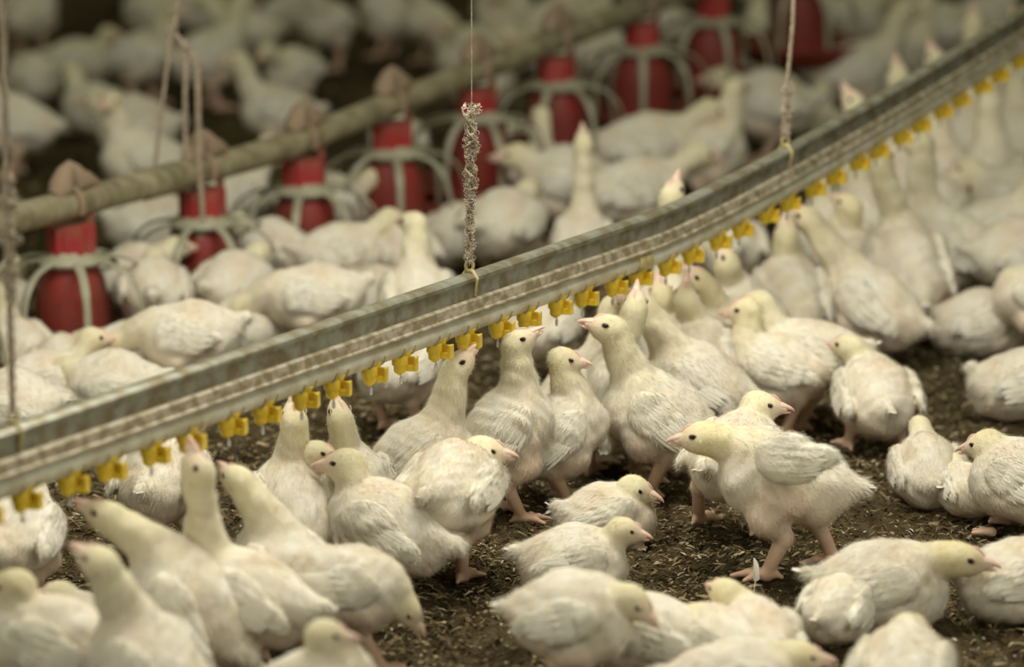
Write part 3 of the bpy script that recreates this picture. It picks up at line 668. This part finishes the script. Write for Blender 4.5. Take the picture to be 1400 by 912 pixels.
NEAR = [
 # (body centre x, y, yaw, scale, pose, label)
 (572, 624, 12, 1.09, k(DR, bp=33, nl=.100, np_=72, hp=48, hair=24000, h=.0024, ny=6, hy=4), 'sharp white chicken drinking with beak up right under a nipple, white wing feathers at left'),
 (690, 588, 14, 1.07, k(DR, bp=46, bz=.130, nl=.108, np_=84, hp=33, hair=24000, h=.0024, hy=-8, legs=((.000, .030, 0), (.018, -.034, 0))), 'sharp white chicken stretching its head up right to a nipple, pink foot on the litter'),
 (619, 666, 68, 1.09, k(ST, bp=6, bz=.130, nl=.050, np_=48, ny=-38, hp=-8, hy=-70, fat=1.12, hair=22000, legs=((-.005, .022, .028), (.004, -.012, 0))), 'white chick seen from behind standing on one leg, yellow head turned right'),
 (527, 716, 158, 1.14, k(ST, bz=.092, bp=24, nl=.058, np_=66, hp=-6, hy=12, hair=22000, yel=1.1), 'white chicken facing left with pink beak and ruffled wing, left of the one legged chick'),
 (831, 703, 4, .88, k(SI, bp=10, hs=1.3, nl=.040, np_=58, hp=-18, hy=-16, ny=-10, hair=24000, h=.0024, tailup=55), 'small fluffy white chick resting on the litter, dark eye and tail tip raised'),
 (1070, 650, 173, 1.20, k(ST, bp=20, bz=.124, fat=.92, nl=.052, np_=40, hp=-8, hair=20000, wing=(30, 0), yel=1.9, legs=((.016, .026, 0, 0, (-.020, 0, .046)), (-.064, -.034, 0, 0, (.022, 0, .048)))), 'chick striding left with lifted wing and long pink beak'),
 (765, 590, 12, 1.02, k(DR, bp=40, nl=.075, np_=84, hp=-8, hair=14000, hy=-12, yel=1.4), 'chicken with yellow tinted head facing right, just right of the stretching white chicken'),
 (900, 568, 172, 1.18, k(DR, bz=.105, bp=34, nl=.108, np_=92, hp=16, hy=14, hair=20000, h=.0026), 'large white chicken facing left with raised head, white folded wing and long neck'),
 (787, 765, 4, .93, k(SI, bp=4, nl=.052, np_=58, hp=-14, hy=-6, hair=18000, yel=1.3), 'chick resting with pale yellow head to the right, in front of the small fluffy chick'),
 (786, 842, -14, 1.0, k(ST, bp=6, tailup=5, nl=.045, np_=12, hp=-38, hy=-10, hair=16000, fat=1.12, yel=1.2), 'plump chick standing at the bottom middle, head bent down right over another'),
 (893, 868, 165, 1.0, k(SI, nl=.02, np_=10, hp=-20, hair=10000), 'fluffy chick lying behind the plump bottom middle chick, head hidden'),
 (478, 797, -6, 1.0, k(ST, bp=-6, nl=.062, np_=-22, hp=-52, hy=-12, hair=16000, yel=1.3, legs=((.0, .034, 0), (.048, -.030, 0))), 'chick pecking the litter with yellow head down at right, leg stretched forward'),
 (400, 690, 100, 1.05, k(DR, bp=36, nl=.118, np_=84, hp=66, yel=1.2, hair=12000), 'chicken seen from behind with neck and yellow crown pointing straight up to a nipple'),
 (432, 700, 75, .95, k(DR, bp=30, nl=.085, np_=88, hp=-8, hy=-78, hair=9000), 'chicken whose head faces right, beak to beak with the ruffled wing chicken'),
 (487, 668, 120, 1.0, k(DR, bp=40, nl=.118, np_=88, hp=66, hair=9000), 'chicken with reddish raised beak and upright neck behind the beak to beak pair'),
 (335, 812, 166, 1.12, k(DR, bp=20, nl=.148, np_=94, hp=80, hair=12000), 'tall blurred chicken in the left foreground, long vertical neck and beak pointing up'),
 (388, 782, 135, 1.04, k(DR, bp=52, nl=.100, np_=78, hp=24, hair=9000), 'chicken looking left with raised head, just right of the tallest foreground neck'),
 (258, 825, 160, 1.14, k(DR, bp=50, nl=.128, np_=62, hp=22, hair=9000, yel=1.1), 'blurred chicken leaning left with outstretched neck and dark eye, brown beak'),
 (208, 912, 150, 1.12, k(DR, bp=42, nl=.112, np_=84, hp=22, hair=9000, yel=1.1), 'blurred chicken at the bottom left, pink beak left and neck upright, cut by the frame'),
 (68, 878, 172, 1.14, k(ST, bp=12, nl=.072, np_=72, hp=-8, hair=9000, yel=1.4), 'blurred yellow headed chicken in the bottom left corner facing left'),
 (120, 862, 150, .95, k(SI, nl=.042, np_=80, hp=-5, hair=8000), 'pale chick whose round crown shows between the two bottom left necks'),
 (222, 652, 78, 1.06, k(ST, bp=10, nl=.08, np_=60, hp=10, hair=14000, fat=1.1), 'chick seen from behind standing on two legs below the left part of the rail'),
 (18, 728, 80, 1.05, k(ST, bp=12, nl=.07, np_=60, fat=1.1, hair=8000), 'blurred chicken rump at the left edge below a yellow nipple'),
 (432, 945, 8, 1.0, k(ST, nl=.062, np_=80, hp=-8, hair=10000, yel=1.2), 'chick at the bottom edge showing only its head, facing right under the pecking chick'),
 (838, 548, 80, 1.10, k(DR, bz=.115, bp=42, nl=.125, np_=86, hp=60, hair=10000), 'chicken behind the large left facing one, white breast side and pink legs showing'),
 (800, 528, 22, 1.05, k(DR, bp=34, nl=.105, np_=56, hp=40, hair=8000), 'soft blurred white chicken reaching up right behind the yellow tinted head'),
 (955, 522, 162, 1.15, k(DR, bp=26, nl=.120, np_=72, hp=20, hair=12000, yel=1.1), 'white chicken facing left behind the large one, white tail tips at its right'),
 (925, 482, 105, 1.12, k(DR, bp=40, nl=.100, np_=88, hp=50, yel=1.6, hair=8000), 'chicken from behind with upright yellowish neck in the crowd left of the raised beak'),
 (952, 490, 85, 1.1, k(DR, bp=40, nl=.105, np_=88, hp=60, yel=1.3, hair=8000), 'chicken from behind with greenish shaded neck, second upright neck of the crowd'),
 (1002, 468, 165, 1.12, k(DR, bp=40, nl=.095, np_=96, hp=46, yel=1.7, hair=10000), 'yellow necked chicken drinking with pink beak up left at the nipple in the crowd'),
 (1022, 430, 150, 1.12, k(DR, bp=40, nl=.110, np_=98, hp=72, hair=8000), 'chicken stretching a slim pale neck straight up behind the yellow necked one'),
 (1060, 502, 168, 1.08, k(ST, bz=.103, bp=6, nl=.045, np_=68, hp=-10, yel=1.6, hair=12000, legs=((-.02, .03, 0), (-.024, -.03, 0))), 'chick standing facing left with dark eye and pale folded wing, bare pink leg'),
 (1105, 482, 170, 1.1, k(ST, bp=4, nl=.05, np_=60, hp=-10, hair=8000), 'cream chicken body right behind the chick with dark eye, small tail to the right'),
 (1080, 405, 95, 1.14, k(DR, bp=36, nl=.105, np_=86, hp=76, hair=9000, fat=1.05, yel=1.3), 'chicken from behind with white wing patch and orange tinted upright neck'),
 (1190, 412, 152, 1.22, k(DR, bz=.098, bp=30, nl=.125, np_=62, hp=24, hair=8000), 'blurred chicken facing left with pale face raised under the nipples, large body'),
 (1168, 362, 140, 1.15, k(DR, bp=30, nl=.115, np_=92, hp=20, yel=1.5, hair=7000), 'blurred chicken with yellowish neck rising behind the raised pale face'),
 (1238, 362, 100, 1.26, k(DR, bp=34, nl=.145, np_=90, hp=70, fat=1.08, hair=8000), 'big blurred chicken from behind stretching high to the nipples, white back'),
 (1198, 540, 98, 1.06, k(ST, bz=.085, bp=14, nl=.046, np_=80, ny=25, hp=-5, hy=40, hair=16000, fat=1.12, legs=((.0, .042, 0), (.0, -.04, 0))), 'lone chick seen from behind with wide stance and white shoulder, on open litter'),
 (1006, 618, 58, 1.10, k(ST, bp=14, nl=.036, np_=72, hp=-6, hy=-60, hair=12000, legs=((.012, .062, 0), (.01, -.030, 0))), 'pale chick with orange legs standing behind the striding chick'),
 (1342, 438, 6, 1.10, k(SI, nl=.035, np_=45, hp=-5, tailup=50, hair=9000, yel=1.8), 'beige chick resting at the right edge with greenish head and raised white tail'),
 (1418, 405, 172, 1.05, k(ST, nl=.045, np_=50, hp=0, hair=7000), 'chicken at the right edge showing a pink beak above the resting beige chick'),
 (1398, 522, 8, 1.08, k(SI, nl=.03, np_=40, tailup=65, hair=9000), 'chick resting at the right edge with pointed white tail up, right of the lone chick'),
 (1268, 640, 95, .90, k(SI, bp=16, nl=.03, np_=40, hair=12000, fat=1.1), 'chick huddled with spread wing tips on the litter, leftmost of the right huddle'),
 (1320, 666, 105, .70, k(SI, bp=10, nl=.02, np_=30, hair=8000), 'smallest white fluffy chick of the right huddle'),
 (1404, 655, 150, 1.10, k(SI, bp=16, bz=.078, nl=.040, np_=55, hp=-18, hair=18000, yel=1.5), 'large white fluffy chick at the right edge with turned yellow head'),
 (1208, 796, -6, 1.12, k(SI, hs=1.22, bp=8, nl=.055, np_=38, hp=-8, hair=16000, yel=1.9), 'big cream chick at lower right with yellow green head and dark eye facing right'),
 (1146, 830, 62, .80, k(SI, nl=.02, np_=20, tailup=10, hair=8000), 'white rump of a chick tucked against the big cream chick from the left'),
 (1232, 926, 75, 1.1, k(SI, bp=20, nl=.02, np_=10, hp=-20, hair=12000), 'round hump of a cream chick at the bottom edge, right of centre'),
 (1398, 788, 10, 1.05, k(SI, nl=.03, np_=20, hair=12000), 'white chick lying at the right edge behind the yellow green head'),
 (1036, 874, 104, .94, k(SI, bp=12, nl=.052, np_=70, ny=16, hp=0, hy=20, hair=15000, yel=1.5), 'chick resting with its back to us, white shoulder and raised head, bottom right of middle'),
 (984, 880, 150, .9, k(SI, nl=.04, np_=60, hair=8000, yel=1.8), 'small yellow headed chick mostly hidden behind the resting chick with white shoulder'),
 (1010, 932, 4, 1.05, k(SI, nl=.03, np_=30, hair=9000, yel=1.9), 'cream back of a chick along the bottom edge with yellow head at right'),
]
HEADS = [(622, 508), (703, 474), (657, 617), (478, 635), (862, 668), (968, 598), (765, 493), (840, 452), (848, 725), (862, 820), None, (550, 828), (402, 582), (428, 620), (465, 577), (270, 655), (328, 662), (152, 712), (142, 775), (25, 803), (85, 815), (274, 560), None, (438, 870), (868, 428), (835, 425), (880, 422), (905, 412), (938, 415), (962, 392), (994, 365), (1025, 425), None, (1075, 325), (1108, 305), (1165, 285), (1205, 230), (1165, 475), (1035, 555), (1375, 400), (1402, 388), None, None, None, (1352, 608), (1306, 765), None, None, None, (993, 812), (958, 848), (1088, 900)]
for i, (bx, by, yaw, sc, pose, lab) in enumerate(NEAR):
    bz_ = pose.get('bz') or (.055 if pose.get('sit') else .115); p_ = at(bx, by, bz_ * sc); p_[2] = 0
    place(make_chick('chicken', seed=i + 1, headpx=HEADS[i], ctx=(p_, yaw, sc), **pose), bx, by, yaw, sc, lab)
# ------------------------------------------------------------------ the flock beyond the drinker line, copies of ten birds
FAR = [make_chick('chicken', seed=100 + i, h=.0042, hair=3500, **p) for i, p in enumerate([
    k(ST), k(ST, bp=4, nl=.06, np_=35, hp=-20), k(ST, bp=-4, nl=.06, np_=-20, hp=-50), k(SI), k(SI, bp=0, nl=.02, np_=20, fat=1.1),
    k(DR, bp=28, nl=.10, np_=84, hp=10), k(DR, bp=32, nl=.13, np_=86, hp=60), k(ST, bp=16, nl=.07, np_=80, hy=40), k(SI, bp=10, nl=.05, np_=75), k(ST, bp=6, nl=.03, np_=30, fat=1.15)])]
g1 = 'chickens between the rail and the feeders'; g2 = 'blurred chickens at the far top'; g3 = 'crowd behind the drinker line at upper right'
BACK = [
 (68, 522, 20, 3, 1.0, 'white chick lying flat below the nearest red feeder, left of its neighbour'),
 (155, 528, 170, 4, 1.05, 'ragged white chick lying right of another below the nearest red feeder'),
 (103, 498, 95, 4, .9, 'pale chick pressed against the front of the nearest red feeder'),
 (22, 558, 150, 4, 1.1, 'round cream back of a chick at the left edge, right behind the rail'),
 (160, 488, 175, 4, 1.0, 'olive shaded chick right of the nearest feeder pan, behind the ragged white one'),
 (258, 458, 172, 2, 1.1, 'white chick bending its yellow head left into the nearest feeder pan'),
 (335, 445, 10, 4, 1.05, 'cream chick lying right of the bending yellow headed one'),
 (22, 470, 120, 8, 1.0, 'cream chick at the left edge behind the grey grill arms'),
 (20, 410, 60, 9, 1.0, 'pale chick at the left edge behind the nearest red feeder'),
 (198, 398, 95, 9, 1.0, 'pale chick seen through the grill arms right of the nearest red drum'),
 (185, 375, 30, 9, 1.0, 'cream chick between the first and second red feeders'),
 (325, 392, 60, 9, 1.0, 'pale chick standing right of the second red feeder drum'),
 (425, 405, 178, 2, 1.1, 'bright white chick with yellow head down left, just above the rail'),
 (478, 395, 10, 4, .95, 'cream chick right beside the bright white one above the rail'),
 (395, 345, 150, 9, 1.0, 'fluffy chick below the third red feeder'),
 (465, 350, 20, 1, 1.0, 'fluffy chick right of the one below the third red feeder'),
 (572, 405, 95, 7, 1.1, 'white chick with upright yellow neck just above the rail, left of the middle cord'),
 (545, 345, 110, 9, .95, 'cream chick behind the white one with upright yellow neck'),
 (590, 318, 60, 4, 1.1, 'big round chick left of the middle cord'),
 (480, 275, 20, 9, 1.1, 'chick standing under the arch of the fourth feeder'),
 (210, 305, 15, 4, 1.1, 'grey cream chick under the pipe between first and second feeders'),
 (320, 270, 30, 0, 1.0, 'chick partly behind the pipe left of the third feeder'),
 (545, 190, 100, 1, 1.0, 'chick under the pipe right of the fourth hopper'),
 (690, 305, 60, 9, 1.15, 'round ruffled chick right behind the middle cord'),
 (645, 265, 120, 4, 1.0, 'chick below the fifth feeder, left of the middle cord end'),
 (718, 235, 80, 7, 1.0, 'chick with yellow head right below the sixth feeder'),
 (775, 248, 175, 9, 1.25, 'large chick with bright white wing patch behind the rail, right of middle'),
 (868, 262, 10, 1, 1.25, 'brownish shaded chick standing behind the rail, right of the white winged one'),
 (800, 330, 95, 6, 1.0, 'chick whose upright cream neck and head rise just above the rail'),
 (885, 200, 5, 1, 1.3, 'long backed chick facing right below the seventh feeder'),
 (960, 205, 5, 7, 1.2, 'chick with yellowish head raised, right of the long backed one'),
 (735, 200, 140, 4, 1.0, 'small cream chick below the sixth feeder drum'),
 (1050, 140, 175, 9, 1.3, 'cream chick left of the right hand cord, back to the camera'),
 (1155, 95, 5, 0, 1.35, 'large chick with sunlit back right of the right hand cord'),
 (1120, 175, 80, 8, 1.0, 'chick head showing just above the rail right of the far cord'),
 (1235, 75, 20, 7, 1.2, 'chick with yellowish head above the rail at upper right'),
 (1290, 40, 160, 9, 1.2, 'brownish blurred chick near the top right above the rail'),
 (1345, 25, 10, 0, 1.2, 'blurred chick in the top right corner above the rail'),
 (995, 335, 95, 9, 1.1, 'chick body half hidden by nipples right of the rail joint'),
 (545, 500, 60, 9, 1.0, 'deeply blurred chick beyond the rail, seen behind the nipples left of the drinking beak'),
 (740, 445, 60, 9, 1.0, 'deeply blurred chick beyond the rail, seen between the middle nipples'),
]
CROWD = [(1302, 330, 165, 5, 1.25, 'beige chicken right of the big high stretching one'), (1352, 320, 5, 0, 1.25, 'beige chicken facing right in the upper right crowd'),
 (1298, 245, 120, 6, 1.25, 'pale chicken with neck up under the far nipples'), (1345, 250, 90, 5, 1.3, 'pinkish necked chicken in the upper right crowd'), (1392, 275, 150, 9, 1.25, 'cream chicken cut by the right edge in the upper crowd'),
 (1335, 180, 80, 6, 1.25, 'pale chicken drinking at the farthest nipples'), (1390, 185, 110, 6, 1.25, 'chicken drinking at the right edge beneath the rail'), (1285, 290, 60, 1, 1.1, 'low chicken with bluish white back in the upper right crowd'),
 (1195, 300, 150, 6, 1.2, 'blurred chicken with its neck raised right behind the yellowish neck'), (1385, 345, 20, 9, 1.15, 'brownish chicken at the right edge above the resting beige chick'), (1140, 330, 120, 5, 1.1, 'cream chicken peeking between the two raised heads'),
 (900, 440, 60, 6, 1.15, 'back row chicken drinking just left of the upright yellowish neck'), (1240, 255, 100, 6, 1.2, 'chicken with its neck up in the back row left of the pale crowd')]
JOBS = [(r, g1) for r in BACK] + [(r, g3) for r in CROWD]
rg = random.Random(12); top = []
TOP = [(20, 165), (45, 105), (108, 82), (40, 10), (195, 75), (130, 148), (185, 170), (195, 216), (285, 75), (262, 14), (335, 42), (390, 20), (400, 95), (445, 30), (380, 150),
 (530, 15), (590, 30), (640, 70), (690, 15), (745, 30), (700, 60), (660, 110), (790, 15), (770, 90), (820, 65), (900, 30), (930, 130), (1045, 60), (1010, 95), (1120, 20), (1180, 20), (1230, 15), (1400, 60), (215, 12)]
cells = {}
for (x, y) in TOP:
    col = 'left' if x < 230 else 'left middle' if x < 460 else 'middle' if x < 720 else 'right middle' if x < 1000 else 'right'
    row = 'top edge' if y < 45 else 'upper' if y < 100 else 'lower'
    cells.setdefault((col, row), []).append((x, y))
WORD = {'top edge': 'top row', 'upper': 'second row', 'lower': 'lower rows'}
ORD = ['leftmost', 'second from left', 'third from left', 'fourth from left', 'fifth from left', 'sixth from left', 'seventh from left', 'eighth from left', 'ninth from left', 'tenth from left', 'eleventh from left', 'twelfth from left']
for (col, row), L in cells.items():
    for j, (x, y) in enumerate(sorted(L)):
        lab = 'blurred chicken of the far flock, %s, %s part%s' % (WORD[row], col, '' if len(L) == 1 else ', ' + ORD[j])
        JOBS.append(((x, y, rg.uniform(0, 360), rg.choice([0, 1, 3, 4, 5, 7, 9]), rg.uniform(1.0, 1.25), lab), g2))

# birds do not stand inside one another: settle the footprints before placing them
PT = np.array([at(r[0], r[1], FAR[r[3]]['bz'] * r[4])[:2] for r, _ in JOBS]); FX = np.array(TAKEN); FD = np.array([tuple(feed_p(f[0]))[:2] for f in feeders])
for it in range(60):
    mv = np.zeros_like(PT)
    for A, dm, w in ((PT, .128, .5), (FX, .125, 1.), (FD, .150, 1.)):
        D_ = PT[:, None] - A[None]; ds = np.linalg.norm(D_, axis=2) + 1e-9; ov = np.clip(dm - ds, 0, .03) * (ds > 1e-6)
        mv += (D_ / ds[..., None] * ov[..., None] * w).sum(1)
    PT += mv * .5
for (r, g), p in zip(JOBS, PT):
    place(FAR[r[3]], 0, 0, r[2], r[4], r[5], g, copy_of=1, loc=(p[0], p[1], 0))
